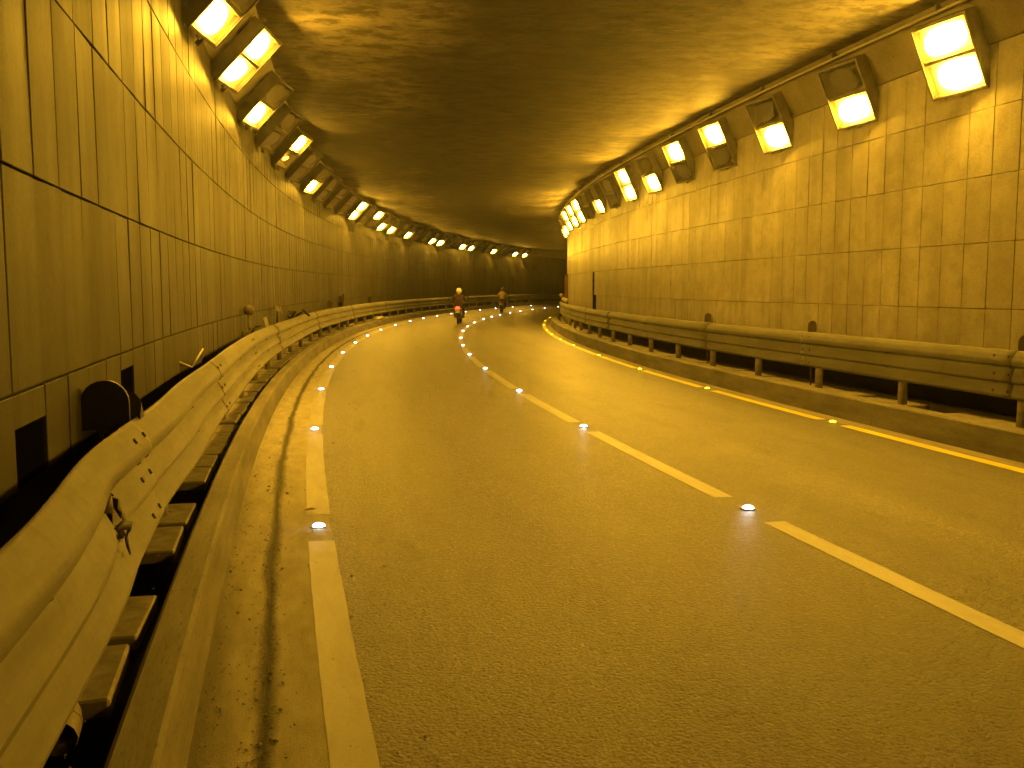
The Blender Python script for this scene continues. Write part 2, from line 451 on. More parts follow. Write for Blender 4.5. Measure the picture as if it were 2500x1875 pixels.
# ------------------------------------------------------------------ tunnel walls
def panel_mesh(name, W, Hh, gx, gz):
    """plate facing +X (towards the road), chamfered front edge; origin at the middle of the back"""
    w, h, t, c = W/2-gx, Hh/2-gz, .018, .003
    vs = [(0, -w, -h), (0, w, -h), (0, w, h), (0, -w, h), (t-c, -w, -h), (t-c, w, -h), (t-c, w, h), (t-c, -w, h),
          (t, -w+c, -h+c), (t, w-c, -h+c), (t, w-c, h-c), (t, -w+c, h-c)]
    fs = [(8, 9, 10, 11)]
    for i in range(4):
        j = (i+1) % 4
        fs += [(i, j, j+4, i+4), (i+4, j+4, j+8, i+8)]
    return mesh(name, vs, fs)
def clad(name, side, rows, ds, chord, s_first, ncol, label, holes):
    root = empty(name); M_panel = M_panelL if side < 0 else M_panelR
    tag(root, label, 'wall')
    sgn = -side       # direction to the road in off
    strip('backing', [(side*4.31, .62), (side*4.31, 4.42)] if side > 0 else [(side*4.31, 4.42), (side*4.31, .62)], S0, S1, .5, M_groutL if side < 0 else M_groutR, root)
    # recessed foot of the wall, under the panels; its shade is put into the dark colour
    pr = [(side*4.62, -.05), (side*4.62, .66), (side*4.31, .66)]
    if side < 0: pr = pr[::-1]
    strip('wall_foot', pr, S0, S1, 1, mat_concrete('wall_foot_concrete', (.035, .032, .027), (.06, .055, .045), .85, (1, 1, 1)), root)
    var = {}
    for ri, (z0, z1) in enumerate(rows):
        for v, gx in enumerate((.003, .006, .0105) if side < 0 else (.0015, .0025, .0045)):
            me = panel_mesh('panel', chord, z1-z0, gx, .005 if side < 0 else .0035); me.materials.append(M_panel); var[(ri, v)] = me
    rnd = random.Random(11+side)
    def place(s, z, ang):
        p = P(s, side*4.30, z); th = TH(s)
        return p, (0, 0, -th+(PI if side > 0 else 0)+ang)
    jd = 0
    for c in range(ncol):
        s = s_first+ds*(c+.5)
        for ri, (z0, z1) in enumerate(rows):
            if (c, ri) in holes:
                h = holes[(c, ri)]
                p, r = place(s, ((h or z1)+z0)/2, 0)
                obj('opening_shade', boxes('opening_shade', [((.004, 0, 0), (.006, chord-.01, (h or z1)-z0))]), M_back, root, p, r)  # flat black plate stands in for the darkness inside the missing panel
                if h is None: continue
                me = panel_mesh('panel', chord, z1-h, .0045, .006); me.materials.append(M_panel)
                zc = (z1+h)/2
            else:
                me = var[(ri, rnd.choice((0, 1, 1, 1, 2, 2)))]; zc = (z0+z1)/2
            p, r = place(s, zc, rnd.gauss(0, .009))
            obj('panel', me, None, root, p, (r[0], r[1]+rnd.gauss(0, .003), r[2]))
    # the remaining panels, behind the viewpoint and far down the tunnel
    vs, fs = [], []
    cols = []
    s = s_first-ds
    while s > S0+.3: cols.append(s+ds/2); s -= ds
    s = s_first+ds*ncol
    while s < S1-.5: cols.append(s+ds/2); s += ds
    for s in cols:
        for ri, (z0, z1) in enumerate(rows):
            if ('s', ri) in holes and any(a < s < b for a, b in holes[('s', ri)]): continue
            me = var[(ri, rnd.choice((0, 1, 1, 2)))]
            p, r = place(s, (z0+z1)/2, rnd.gauss(0, .009))
            M = Matrix.Translation(p) @ Matrix.Rotation(r[2], 4, 'Z'); b = len(vs)
            vs += [M @ v.co for v in me.vertices]
            fs += [tuple(i+b for i in pl.vertices) for pl in me.polygons]
    o = obj('panel_field', mesh('panel_field', vs, fs), M_panel, root); o['kind'] = 'stuff'
    return root
ROWS_L = [(.84, 1.20), (1.20, 2.04), (2.04, 2.89), (2.89, 3.74), (3.74, 4.36)]
ROWS_R = [(.78, 1.45), (1.45, 2.19), (2.19, 2.93), (2.93, 3.67), (3.67, 4.36)]
wall_left = clad('tunnel_wall', -1, ROWS_L, .45, .45*(1+4.3*.0066), 3.25, 60,
     'curved panelled tunnel wall on the left, behind the dented guardrail', {(3, 0): 1.06, (8, 0): 1.09, ('s', 0): [(40.8, 41.3)]})
wall_right = clad('tunnel_wall', 1, ROWS_R, .42, .42*(1-4.3*.0072), 7.5, 60,
     'bright panelled tunnel wall on the right, on the inside of the bend', {(55, 1): None, (55, 0): None, (54, 0): None})

# ceiling with its haunches
def czig(s, o): return .02*math.sin(s*.7)*math.sin(o*1.3)
pr = [(-3.74+7.70*i/14, 4.90) for i in range(15)]
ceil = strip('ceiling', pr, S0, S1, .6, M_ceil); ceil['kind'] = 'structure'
roof = strip('ceiling_slab', [(-5.0, 5.3), (5.0, 5.3)], S0, S1, 2, M_back); roof['kind'] = 'structure'
for nm, pf in (('haunch_left', [(-4.33, 4.36), (-4.28, 4.37), (-3.72, 4.90), (-3.72, 4.93)]), ('haunch_right', [(3.94, 4.93), (3.94, 4.89), (4.27, 4.37), (4.33, 4.36)])):
    o = strip(nm, pf, S0, S1, .6, M_haunch); o['kind'] = 'structure'
for nm, of in (('outer_shell_left', -4.66), ('outer_shell_right', 4.66)):
    o = strip(nm, [(of, -.3), (of, 5.3)], S0, S1, 2, M_back); o['kind'] = 'structure'

# conduit along the right haunch
def sweep_tube(name, off, z, r, s0, s1, ds, mat, n=8, parent=None):
    ss = frange(s0, s1, ds); vs, fs = [], []
    for s in ss:
        for j in range(n):
            a = 2*PI*j/n; vs.append(P(s, off+r*math.cos(a), z+r*math.sin(a)))
    for i in range(len(ss)-1):
        for j in range(n): fs.append((i*n+j, i*n+(j+1) % n, (i+1)*n+(j+1) % n, (i+1)*n+j))
    return obj(name, mesh(name, vs, fs, True), mat, parent)
co = empty('conduit', P(12, 3.95, 4.84))
tag(co, 'thin pale conduit running along the top of the right wall under the ceiling', 'conduit')
def keep(ch, par):
    ch.parent = par; ch.matrix_parent_inverse = Matrix.Translation(-par.location)
keep(sweep_tube('pipe', 3.93, 4.815, .019, 4, 70, .6, M_pipe), co)
for s in [6+2.3*k for k in range(18)]:
    keep(obj('clip', boxes('clip', [((0, 0, .03), (.08, .03, .07))]), M_house, None, P(s, 3.93, 4.825), (0, 0, -TH(s))), co)

# ------------------------------------------------------------------ floodlights
def lens_mesh(name, cx, cy, w, h, z, n=14, sk=0):
    vs = []
    for i in range(n):
        a = 2*PI*i/n; c, s_ = math.cos(a), math.sin(a)
        q = (abs(c)**2.7+abs(s_)**2.7)**(-1/2.7)
        vs.append((cx+w/2*c*q+sk*s_*q*.05, cy+h/2*s_*q, z))
    return mesh(name, vs, [tuple(range(len(vs)))])
FW, FH, FD = .84, .88, .17      # along the road, up the slope, depth; front faces +Z in local space
def housing_mesh():
    t = .03
    it = [((0, 0, .015), (FW, FH, .03)), ((-FW/2+t/2, 0, FD/2+.015), (t, FH, FD-.03)), ((FW/2-t/2, 0, FD/2+.015), (t, FH, FD-.03)),
          ((0, -FH/2+t/2, FD/2+.015), (FW-2*t, t, FD-.03)), ((0, FH/2-t/2, FD/2+.015), (FW-2*t, t, FD-.03)), ((0, 0, FD/2+.01), (FW-2*t, .05, FD-.06))]
    return boxes('housing', it)
MH = housing_mesh(); MHL = MH.copy(); MH.materials.append(M_house); MHL.materials.append(plain('lamp_housing_shaded', (.065, .058, .047), .6, .1, .3, 8))  # one housing in two tones: glare-washed right, shaded left, both painted in
def refl_mesh(cy):
    # tilted sides of the reflector tray round one lamp
    w, h, z0, z1 = .76, .38, .05, FD-.015
    a, b = .26, .13
    vs = [(-w/2, cy-h/2, z1), (w/2, cy-h/2, z1), (w/2, cy+h/2, z1), (-w/2, cy+h/2, z1), (-a, cy-b, z0), (a, cy-b, z0), (a, cy+b, z0), (-a, cy+b, z0)]
    return mesh('reflector', vs, [(0, 1, 5, 4), (1, 2, 6, 5), (2, 3, 7, 6), (3, 0, 4, 7), (4, 5, 6, 7)])
MR = {1: refl_mesh(.21), 0: refl_mesh(-.21)}
MRO = {k: m.copy() for k, m in MR.items()}
ML = {}
for up in (0, 1):
    cy = .21 if up else -.21
    for st, m in (('lit', M_lit), ('dim', M_dim), ('off', M_glass_off)):
        for v_ in range(3):
            w_, h_ = ((.52, .32), (.60, .33), (.55, .30))[v_]
            if st == 'dim': w_, h_ = .24, .12
            me = lens_mesh('lens', (0, .03, -.04)[v_], cy, w_, h_, .125, 14, v_-1); me.materials.append(m); ML[(up, st, v_)] = me
    MR[up].materials.append(M_refl); MRO[up].materials.append(M_refl_off)
MBR = boxes('bracket', [((0, -FH/2-.04, .05), (.05, .12, .05))]); MBR.materials.append(M_house)
MHG = tubes('hinge_bolt', [((0, -FH/2-.035, .13), (.0, -FH/2, .13), .03, .03, 8)]); MHG.materials.append(M_post)
def floodlight(side, s, up, lo, label, group):
    if side < 0: o, z, tilt, yaw = -3.96, 4.53, 44, 11      # tilt: how far the front looks down from level
    else: o, z, tilt, yaw = 4.18, 4.36, 26, 7
    th = TH(s); a = math.radians(tilt)
    t = Vector((math.sin(th), math.cos(th), 0)); q = Vector((math.cos(th), -math.sin(th), 0))*(-side)
    q = (q*math.cos(math.radians(yaw))-t*math.sin(math.radians(yaw))).normalized()      # turned a little towards oncoming eyes
    nz = q*math.cos(a)+Vector((0, 0, -math.sin(a)))       # front
    ny = q*math.sin(a)+Vector((0, 0, math.cos(a)))        # up the slope
    nx = ny.cross(nz)
    R = Matrix((nx, ny, nz)).transposed()
    e = empty('floodlight', P(s, o, z), R.to_euler())
    tag(e, label, 'floodlight', group)
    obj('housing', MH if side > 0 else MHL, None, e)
    for u, st in ((1, up), (0, lo)):
        obj('reflector', MR[u] if st != 'off' else MRO[u], None, e)
        obj('lens', ML[(u, st, int(s*7+u) % 3)], None, e)
    obj('bracket', MBR, None, e, (-.3, 0, 0)); obj('bracket', MBR, None, e, (.3, 0, 0))
    obj('hinge_bolt', MHG, None, e)
    return e
LEFT = [(10.85, 'off', 'lit'), (13.15, 'lit', 'lit'), (15.95, 'off', 'lit'), (18.4, 'off', 'off'), (20.9, 'lit', 'dim'), (23.4, 'off', 'off'), (26.2, 'off', 'lit'), (28.6, 'off', 'off'),
        (31.0, 'off', 'off'), (33.5, 'off', 'off'), (36.0, 'lit', 'lit'), (38.2, 'off', 'off'), (40.3, 'lit', 'off'), (42.8, 'off', 'lit'), (45.3, 'off', 'lit'), (47.5, 'off', 'off'),
        (49.6, 'off', 'lit'), (51.8, 'off', 'off'), (53.9, 'off', 'off'), (56.0, 'off', 'lit'), (58.1, 'off', 'lit'), (60.2, 'off', 'off'), (62.2, 'off', 'off'), (64.1, 'off', 'lit'),
        (66.5, 'off', 'lit'), (68.7, 'off', 'off'), (70.8, 'off', 'off'), (72.8, 'off', 'lit'), (75.0, 'off', 'off'), (77.0, 'off', 'off'), (78.8, 'off', 'lit'), (81.5, 'off', 'lit')]
RIGHT = [(10.55, 'lit', 'lit'), (12.75, 'off', 'lit'), (15.2, 'off', 'lit'), (17.5, 'lit', 'off'), (19.8, 'lit', 'off'), (22.1, 'off', 'lit'), (24.4, 'lit', 'lit'), (26.6, 'off', 'off'),
         (28.8, 'off', 'lit'), (31.0, 'off', 'off'), (33.2, 'lit', 'lit'), (35.5, 'lit', 'lit'), (38.2, 'lit', 'lit'), (41.2, 'off', 'lit'), (43.6, 'off', 'lit')]
UNSEEN = [(-1, 8.9, 'off', 'off'), (-1, 6.4, 'off', 'off'), (-1, 3.9, 'off', 'off'), (-1, 1.4, 'off', 'off'), (-1, -1.1, 'off', 'off'), (-1, -5.5, 'off', 'lit'), (-1, -10.5, 'lit', 'lit'),
          (1, 8.25, 'off', 'lit'), (1, 5.95, 'off', 'lit'), (1, 3.65, 'off', 'lit'), (1, 1.35, 'off', 'off'), (1, -1, 'off', 'off'), (1, -5.5, 'lit', 'off'), (1, -10.5, 'off', 'lit')]  # rows continued out of view; lit ones added to light the foreground
def stt(u, l):
    return {('lit', 'lit'): 'both lamps lit', ('off', 'lit'): 'only its lower lamp lit', ('lit', 'off'): 'only its upper lamp lit', ('off', 'off'): 'both lamps dark',
            ('lit', 'dim'): 'upper lamp lit and lower one glowing'}[(u, l)]
for i, (s, u, l) in enumerate(LEFT):
    floodlight(-1, s, u, l, f'left wall floodlight, {stt(u, l)}, {ORD[i]} from the camera', 'floodlights along the left wall')
for i, (s, u, l) in enumerate(RIGHT):
    floodlight(1, s, u, l, f'right wall floodlight, {stt(u, l)}, {ORD[i]} from the camera', 'floodlights along the right wall')
cnt = {-1: 0, 1: 0}
for sd, s, u, l in UNSEEN:
    floodlight(sd, s, u, l, f'{"left" if sd < 0 else "right"} wall floodlight, added unseen, {stt(u, l)}, {ORD[cnt[sd]]} back from picture edge', 'floodlights added out of view to light the foreground')
    cnt[sd] += 1

# ------------------------------------------------------------------ guardrails
BH = .506
_BP = [(0, .012), (.010, .040), (.028, .056), (.040, .058), (.150, .026), (.158, .026), (.180, .062), (.196, .064), (.318, .026), (.328, .027), (.352, .070), (.372, .074), (.405, .072), (.455, .048), (.490, .018), (.506, .004)]
def bdepth(h): return lerp([p[0] for p in _BP], [p[1] for p in _BP], h)
def dentL(s, h):
    """wreck damage of the near left rail: (outwards, down)"""
    d = 0
    d += -.045*math.exp(-((s-4.75)/.34)**2)*math.exp(-((h-.22)/.16)**2)
    d += .030*math.exp(-((s-3.6)/.8)**2)*(h/BH)
    d += .018*math.sin(s*1.9+h*4)*math.exp(-((s-5)/4)**2)
    d += .012*math.sin(s*.62+.8)
    return d, .02*math.sin(s*.55+.4)*math.exp(-((s-8)/7)**2)
def beam(root, side, s0, s1, lap, seed):
    near = s0 < 14
    ss = frange(s0-.16, s1+.16, .05 if (near and side < 0) else (.14 if near else .35))
    hs = []
    for a, b in zip(_BP, _BP[1:]):
        k = max(1, int((b[0]-a[0])/(.012 if near else .05)))
        hs += [a[0]+(b[0]-a[0])*q/k for q in range(k)]
    hs.append(BH)
    rnd = random.Random(seed); ph = rnd.uniform(0, 6)
    vs, uv, fs = [], [], []
    for s in ss:
        for h in hs:
            d = bdepth(h)+lap*.004
            if side < 0:
                zb, ob = .475, -3.935-.11*h/BH
                dd, dz = dentL(s, h)
                o = ob+d+dd; z = zb+h*.955+dz
            else:
                zb, ob = .53, 4.005
                o = ob-d+.003*math.sin(s*.8+ph); z = zb+h+.004*math.sin(s*.5+ph)
            vs.append(P(s, o, z)); uv.append((s, h))
    n = len(hs)
    for i in range(len(ss)-1):
        for j in range(n-1):
            if side < 0:
                sc, hc = ss[i], (hs[j]+hs[j+1])/2
                # torn hole at the wrecked splice
                a, b = (sc-4.73)/.115, (hc-.245)/.105
                if a*a+b*b < 1+.35*math.sin(7*math.atan2(b, a)+1): continue
                a, b = (sc-4.55)/.07, (hc-.16)/.035
                if a*a+b*b < 1: continue
            q = (i*n+j, i*n+j+1, (i+1)*n+j+1, (i+1)*n+j)
            fs.append(q if side > 0 else q[::-1])
    me = mesh('beam', vs, fs, True, uv); me.set_sharp_from_angle(angle=math.radians(24))
    o = obj('beam', me, M_steel, root)
    md = o.modifiers.new('sheet', 'SOLIDIFY'); md.thickness = .005; md.offset = 0
    return o
bm = bmesh.new(); bm_tube(bm, (0, 0, 0), (0, 0, .012), .016, .012, 8); MB_ = fin(bm, 'bolt'); MB_.materials.append(M_bolt)
bm = bmesh.new(); bm_box(bm, (0, 0, .004), (.052, .015, .012), None, .003); MSL = fin(bm, 'bolt_slot'); MSL.materials.append(M_bolt)
def railpt(side, s, h):
    if side < 0:
        d, dz = dentL(s, h); return -3.935-.11*h/BH+bdepth(h)+d+.003, .475+h*.955+dz
    return 4.005-bdepth(h)-.003, .53+h
def bolt(par, side, s, h, me):
    o_, z_ = railpt(side, s, h); th = TH(s)
    q = Vector((math.cos(th), -math.sin(th), 0))*(-side); t = Vector((math.sin(th), math.cos(th), 0))
    o1, z1 = railpt(side, s, h+.008); o2, z2 = railpt(side, s, h-.008)
    up = (P(s, o1, z1)-P(s, o2, z2)).normalized(); nn = t.cross(up)
    if nn.dot(q) < 0: nn = -nn
    R = Matrix((t, nn.cross(t), nn)).transposed()
    b = obj('bolt', me, None, par, P(s, o_, z_), R.to_euler()); return b
def guardrail(side, s0, s1, posts, label, pz):
    root = empty('guardrail'); tag(root, label, 'guardrail')
    s = s0; i = 0
    while s < s1:
        e = s+4.2
        bmo = beam(root, side, s, e, i % 2, i*3+side)
        if s < 46:
            for ds in (-.11, .11):
                for h in (.165, .34) if s > 14 else (.07, .165, .25, .34, .44):
                    if side < 0 and abs(e+ds-4.7) < .25 and h < .3: continue
                    bolt(bmo, side, e+ds, h, MB_ if h != .165 else MSL)
            bolt(bmo, side, s+2.1, .165, MB_); bolt(bmo, side, s+2.1, .34, MB_)
        s = e; i += 1
    bm = bmesh.new(); bm_tube(bm, (0, 0, 0), (0, 0, .66), .056, .056, 14); bm_ball(bm, (0, 0, .66), (.056, .056, .015), 14, 6); mp = fin(bm, 'post', True); mp.materials.append(M_post)
    mb = boxes('spacer_block', [((0, 0, .53), (.05, .10, .24))]); mb.materials.append(M_post)
    for s in posts:
        po = obj('post', mp, None, root, P(s, side*4.085 if side < 0 else 4.085, pz), (0, 0, -TH(s)))
        obj('spacer_block', mb, None, po, (-side*.055, 0, -.05))
    return root
gl = guardrail(-1, -2.9+.0, 96, [.4+2.12*k for k in range(40)], 'dented steel guardrail with a torn splice along the left kerb', .2)
gR = guardrail(1, 5.1, 75, [7.0+2.11*k for k in range(28)], 'straight three-ridged steel guardrail along the right kerb', .2)
# curled scraps of torn sheet at the wrecked splice
def ribbon(name, pts, wv, w, mat, parent, th=.004):
    vs, fs = [], []
    for i, p in enumerate(pts):
        ww = w*(1-.75*(i/(len(pts)-1))**2)
        vs += [Vector(p)-Vector(wv)*ww/2, Vector(p)+Vector(wv)*ww/2]
    for i in range(len(pts)-1): fs.append((2*i, 2*i+1, 2*i+3, 2*i+2))
    o = obj(name, mesh(name, vs, fs, True), mat, parent)
    md = o.modifiers.new('sheet', 'SOLIDIFY'); md.thickness = th
    return o
def RP(s, h, out): o, z = railpt(-1, s, h); return P(s, o+out, z)
_r = random.Random(5)
for k in range(5):          # jagged tabs of sheet bent outwards round the torn hole
    a = 2*PI*k/5+_r.uniform(-.2, .2); L_ = _r.uniform(.025, .05); w_ = _r.uniform(.35, .5)
    def rim(an, q): return RP(4.73+.115*q*math.cos(an), .245+.105*q*math.sin(an), 0)
    b0, b1 = rim(a-w_, 1.05), rim(a+w_, 1.05)
    c0 = RP(4.73+.075*math.cos(a), .245+.065*math.sin(a), L_*.55)
    c1 = RP(4.73+.095*math.cos(a+.5), .245+.085*math.sin(a+.5), L_)
    m0 = (b0+c0)/2+Vector((.012, 0, .006)); m1 = (b1+c1)/2+Vector((.015, 0, -.004))
    o = obj('torn_tab', mesh('torn_tab', [b0, b1, m1, m0, c1, c0], [(0, 1, 2, 3), (3, 2, 4, 5)], True), M_bolt if k % 2 else M_brown, gl)
    md = o.modifiers.new('sheet', 'SOLIDIFY'); md.thickness = .004
ribbon('torn_strip', [RP(4.63, .20, .0), RP(4.66, .215, .03), RP(4.70, .20, .055), RP(4.71, .16, .05), RP(4.68, .12, .035), RP(4.64, .10, .03)], (0.0, .7, .7), .045, M_bolt, gl)
# ------------------------------------------------------------------ road studs
def stud_meshes(em):
    bm = bmesh.new()
    bm_box(bm, (0, 0, .004), (.095, .09, .008), None, .003)
    body = fin(bm, 'body'); body.materials.append(M_studb)
    bm = bmesh.new(); bm_ball(bm, (0, -.008, .009), (.041, .040, .019), 16, 8)
    bmesh.ops.delete(bm, geom=[q for q in bm.verts if q.co.z < .006], context='VERTS')
    lens = fin(bm, 'lens', True); lens.materials.append(em)
    return body, lens
SW = stud_meshes(M_stud); SY = stud_meshes(M_study)
def studs(lst, off, ms, word, group):
    for i, s in enumerate(lst):
        e = empty('road_stud', P(s, off, .004), (0, 0, -TH(s)))
        tag(e, f'{word}, {ORD[i]} counting away from the camera', 'road stud', group)
        obj('body', ms[0], None, e); obj('lens', ms[1], None, e)
studs(ST_L, -3.125, SW, 'glowing white road stud on the left edge line', 'white studs on the left edge line')
studs(ST_C, 0, SW, 'glowing white road stud on the centre line', 'white studs on the centre line')
studs(ST_Y, 3.21, SY, 'glowing yellow road stud on the right edge line', 'yellow studs on the right edge line')

# ------------------------------------------------------------------ delineators and wreckage by the walls
def arch_mesh(name, w, h, t, n=12):
    pts = [(-w/2, 0), (w/2, 0), (w/2, h-w/2)]+[(w/2*math.cos(PI*i/n), h-w/2+w/2*math.sin(PI*i/n)) for i in range(1, n)]+[(-w/2, h-w/2)]
    k = len(pts)
    vs = [(x, -t/2, z) for x, z in pts]+[(x, t/2, z) for x, z in pts]
    fs = [tuple(range(k)), tuple(range(2*k-1, k-1, -1))]+[(i, k+i, k+(i+1) % k, (i+1) % k) for i in range(k)]
    return mesh(name, vs, fs)
for i, (s, lab) in enumerate(((9.25, 'arch-topped brown delineator behind the right guardrail, nearest the camera'),
                              (13.75, 'arch-topped brown delineator behind the right guardrail, middle of three'),
                              (18.1, 'arch-topped brown delineator behind the right guardrail, farthest of three'))):
    e = empty('delineator', P(s, 4.17, .22), (0, 0, -TH(s))); tag(e, lab, 'delineator', 'delineators behind the right guardrail')
    obj('plate', arch_mesh('plate', .135, .17, .012), M_brown, e, (0, 0, .80+.01*i))
    obj('stem', tubes('stem', [((0, 0, 0), (0, 0, .80), .012, .012, 8)]), M_brown, e)
# black hooded box near the camera on the left
e = empty('hooded_marker', P(5.75, -4.175, .2), (0, 0, -TH(5.75))); tag(e, 'black arch-topped marker on a thin stem behind the near left guardrail', 'marker')
obj('plate', arch_mesh('plate', .225, .245, .03), M_dark, e, (0, 0, .70))
hd = obj('hood', arch_mesh('hood', .20, .22, .50), M_dark, e, (.05, .24, .55), (math.radians(-38), 0, 0))
obj('stem', tubes('stem', [((0, 0, 0), (0, 0, .68), .013, .013, 8)]), M_dark, e)
# bent sheet
e = empty('bent_sheet', P(9.75, -4.20, .24), (0, 0, -TH(9.75))); tag(e, 'bent dark sheet of metal sticking up behind the left guardrail', 'metal sheet')
vs = [(-.06, -.10, 0), (.02, .02, .0), (-.11, -.26, .72), (.0, -.02, .64), (.07, .26, .79)]
o = obj('sheet', mesh('sheet', vs, [(0, 1, 3, 2), (1, 4, 3)]), M_dark, e); m = o.modifiers.new('t', 'SOLIDIFY'); m.thickness = .008
o = obj('folded_rim', tubes('folded_rim', [(vs[2], vs[3], .008, .008, 6), (vs[3], vs[4], .008, .008, 6)]), M_pale, e)
# round delineator with its bent hose
e = empty('round_delineator', P(15.6, -4.18, .2), (0, 0, -TH(15.6))); tag(e, 'round lollipop delineator on a box behind the left guardrail', 'delineator')
obj('disc', tubes('disc', [((0, -.012, 1.07), (0, .012, 1.07), .085, .085, 20)]), M_brown, e)
obj('stem', tubes('stem', [((0, 0, .6), (0, 0, 1.0), .018, .018, 8)]), M_brown, e)
obj('box', boxes('box', [((-.04, 0, .45), (.12, .16, .62), None, .01)]), M_brown, e)
obj('hose', tubes('hose', [((0, -.06, .5), (.03, -.07, .72), .018, .018, 8), ((.03, -.07, .72), (.09, -.05, .82), .018, .018, 8), ((.09, -.05, .82), (.17, -.02, .83), .018, .016, 8)]), M_dark, e)
# pale slanted stub, crumpled reflector head, scraps further along
def scrap(name, s, lab, cat, parts, off=-4.17):
    e = empty(name, P(s, off, .2), (0, 0, -TH(s))); tag(e, lab, cat)
    for nm, me, m in parts: obj(nm, me, m, e)
    return e
scrap('leaning_plate', 18.2, 'pale plate leaning askew behind the left guardrail beside a crumpled reflector', 'plate',
      [('plate', boxes('plate', [((0, 0, .76), (.06, .02, .26), Matrix.Rotation(-.28, 3, 'Y'))]), M_pale), ('foot', boxes('foot', [((.05, 0, .58), (.09, .05, .14))]), M_dark)])
bm = bmesh.new()
for k in range(9):
    a = k*2.4; bm_box(bm, (.05*math.cos(a), .03*math.sin(a), .98+.05*math.sin(a*1.7)), (.07, .012, .05), Matrix.Rotation(a, 3, 'Y') @ Matrix.Rotation(a*.7, 3, 'Z'))
scrap('crumpled_reflector', 20.0, 'crumpled pale reflector head on a short dark post behind the left guardrail', 'reflector',
      [('head', fin(bm, 'head'), M_pale), ('stem', tubes('stem', [((0, 0, .7), (0, 0, .95), .015, .015, 8)]), M_dark), ('box', boxes('box', [((0, 0, .52), (.17, .12, .40), None, .01)]), M_brown)])
bm = bmesh.new()
for (x, z, L, a) in ((-.16, .74, .30, .12), (.0, .78, .22, -1.0), (.13, .80, .20, -.55), (.30, .83, .22, .75)):
    bm_box(bm, (x, 0, z), (L, .03, .05), Matrix.Rotation(a, 3, 'Y'))
bm_box(bm, (0, 0, .45), (.10, .05, .6))
scrap('broken_bracket', 23.0, 'broken dark bracket with splayed arms poking above the left guardrail', 'bracket', [('arms', fin(bm, 'arms'), M_dark), ('torn_sheet', boxes('torn_sheet', [((-.12, .03, .84), (.22, .01, .10), Matrix.Rotation(.2, 3, 'Y'))]), M_brown)])
scrap('arched_delineator', 30.9, 'dull arch-topped delineator behind the left guardrail, left of a marker with a red edge', 'delineator',
      [('plate', arch_mesh('plate', .16, .24, .012), M_brown), ('stem', tubes('stem', [((0, 0, -.75), (0, 0, 0), .012, .012, 8)]), M_brown)]).location.z += .76
M_red = plain('dull_red', (.22, .05, .03), .6)
scrap('striped_marker', 33.6, 'small dark marker post with a dull red edge behind the left guardrail', 'marker',
      [('board', boxes('board', [((-.03, 0, 1.0), (.13, .03, .20), None, .005)]), M_brown), ('edge', boxes('edge', [((.075, 0, 1.03), (.05, .03, .30), None, .004)]), M_red),
       ('base', boxes('base', [((-.02, 0, .45), (.16, .06, .9), None, .01)]), M_dark)])
# a panel lies loose on the left walkway
vs = [(-.16, -.55, .0), (.16, -.5, .02), (.17, .1, .10), (.15, .55, .05), (-.14, .6, .03), (-.2, .05, .12)]
o = obj('loose_board', mesh('loose_board', vs, [(0, 1, 2, 5), (5, 2, 3, 4)]), M_pale, None, P(40.6, -3.78, .27), (0, 0, -TH(40.6)-.2))
m = o.modifiers.new('t', 'SOLIDIFY'); m.thickness = .012
tag(o, 'pale board lying loose on the left kerb under the guardrail', 'board')
# reflector discs where the right rail bends out of sight
M_disc = plain('disc_yellow', (.55, .48, .30), .4)
for s, off, z, r, lab in ((44.5, 4.12, 1.12, .10, 'round yellow reflector disc by the right wall, left one of the pair'), (41.0, 4.15, 1.12, .10, 'round yellow reflector disc by the right wall, right one of the pair'),
                          (47.5, 4.0, 1.28, .10, 'tilted round reflector disc at the far tip of the right guardrail')):
    e = empty('reflector_disc', P(s, off, .2), (0, 0, -TH(s))); tag(e, lab, 'reflector', 'reflector discs at the far end of the right guardrail')
    obj('disc', tubes('disc', [((0, -.01, z-.2), (0, .01, z-.2), r, r, 18)]), M_disc, e)
    obj('stem', tubes('stem', [((0, .02, 0), (0, .02, z-.2), .02, .02, 8)]), M_dark, e)
e = empty('marker_post', P(42.3, 4.2, .2), (0, 0, -TH(42.3))); tag(e, 'tall reddish brown post against the far end of the right wall', 'post')
obj('shaft', boxes('shaft', [((0, 0, 1.0), (.14, .14, 2.0), None, .01)]), plain('rust_brown', (.16, .07, .04), .7), e)
obj('cap', boxes('cap', [((0, 0, 2.02), (.17, .17, .04), None, .008)]), M_brown, e)
# rubble on the near slabs: a broken length of pipe with stones
bm = bmesh.new()
for k in range(9):
    a = -.5+k*.16
    bm_tube(bm, (.02*math.sin(k), -.22+k*.05, .055+.03*math.sin(k*.5)), (.02*math.sin(k+1), -.16+k*.05, .055+.03*math.sin(k*.5+.5)), .062-.002*(k % 2), .062-.002*(k % 2), 12, False)
e = tag(obj('broken_pipe', fin(bm, 'broken_pipe', True), M_brown, None, P(3.95, -4.05, .22), (0, 0, -TH(4)+.25)), 'crumpled length of broken duct on the slabs under the near left guardrail', 'pipe')

# a dry leaf by the nearest left stud
vs = [(-.05, 0, .004), (-.02, .018, .014), (.02, .02, .018), (.055, .004, .006), (.02, -.016, .012), (-.02, -.018, .010), (0, 0, .004)]
o = obj('dry_leaf', mesh('dry_leaf', vs, [(0, 1, 6), (1, 2, 6), (2, 3, 6), (3, 4, 6), (4, 5, 6), (5, 0, 6)]), plain('leaf', (.25, .18, .08), .7), None, P(7.6, -3.18, .01), (0, 0, .4))
tag(o, 'small curled dry leaf beside the nearest white stud on the left', 'leaf')

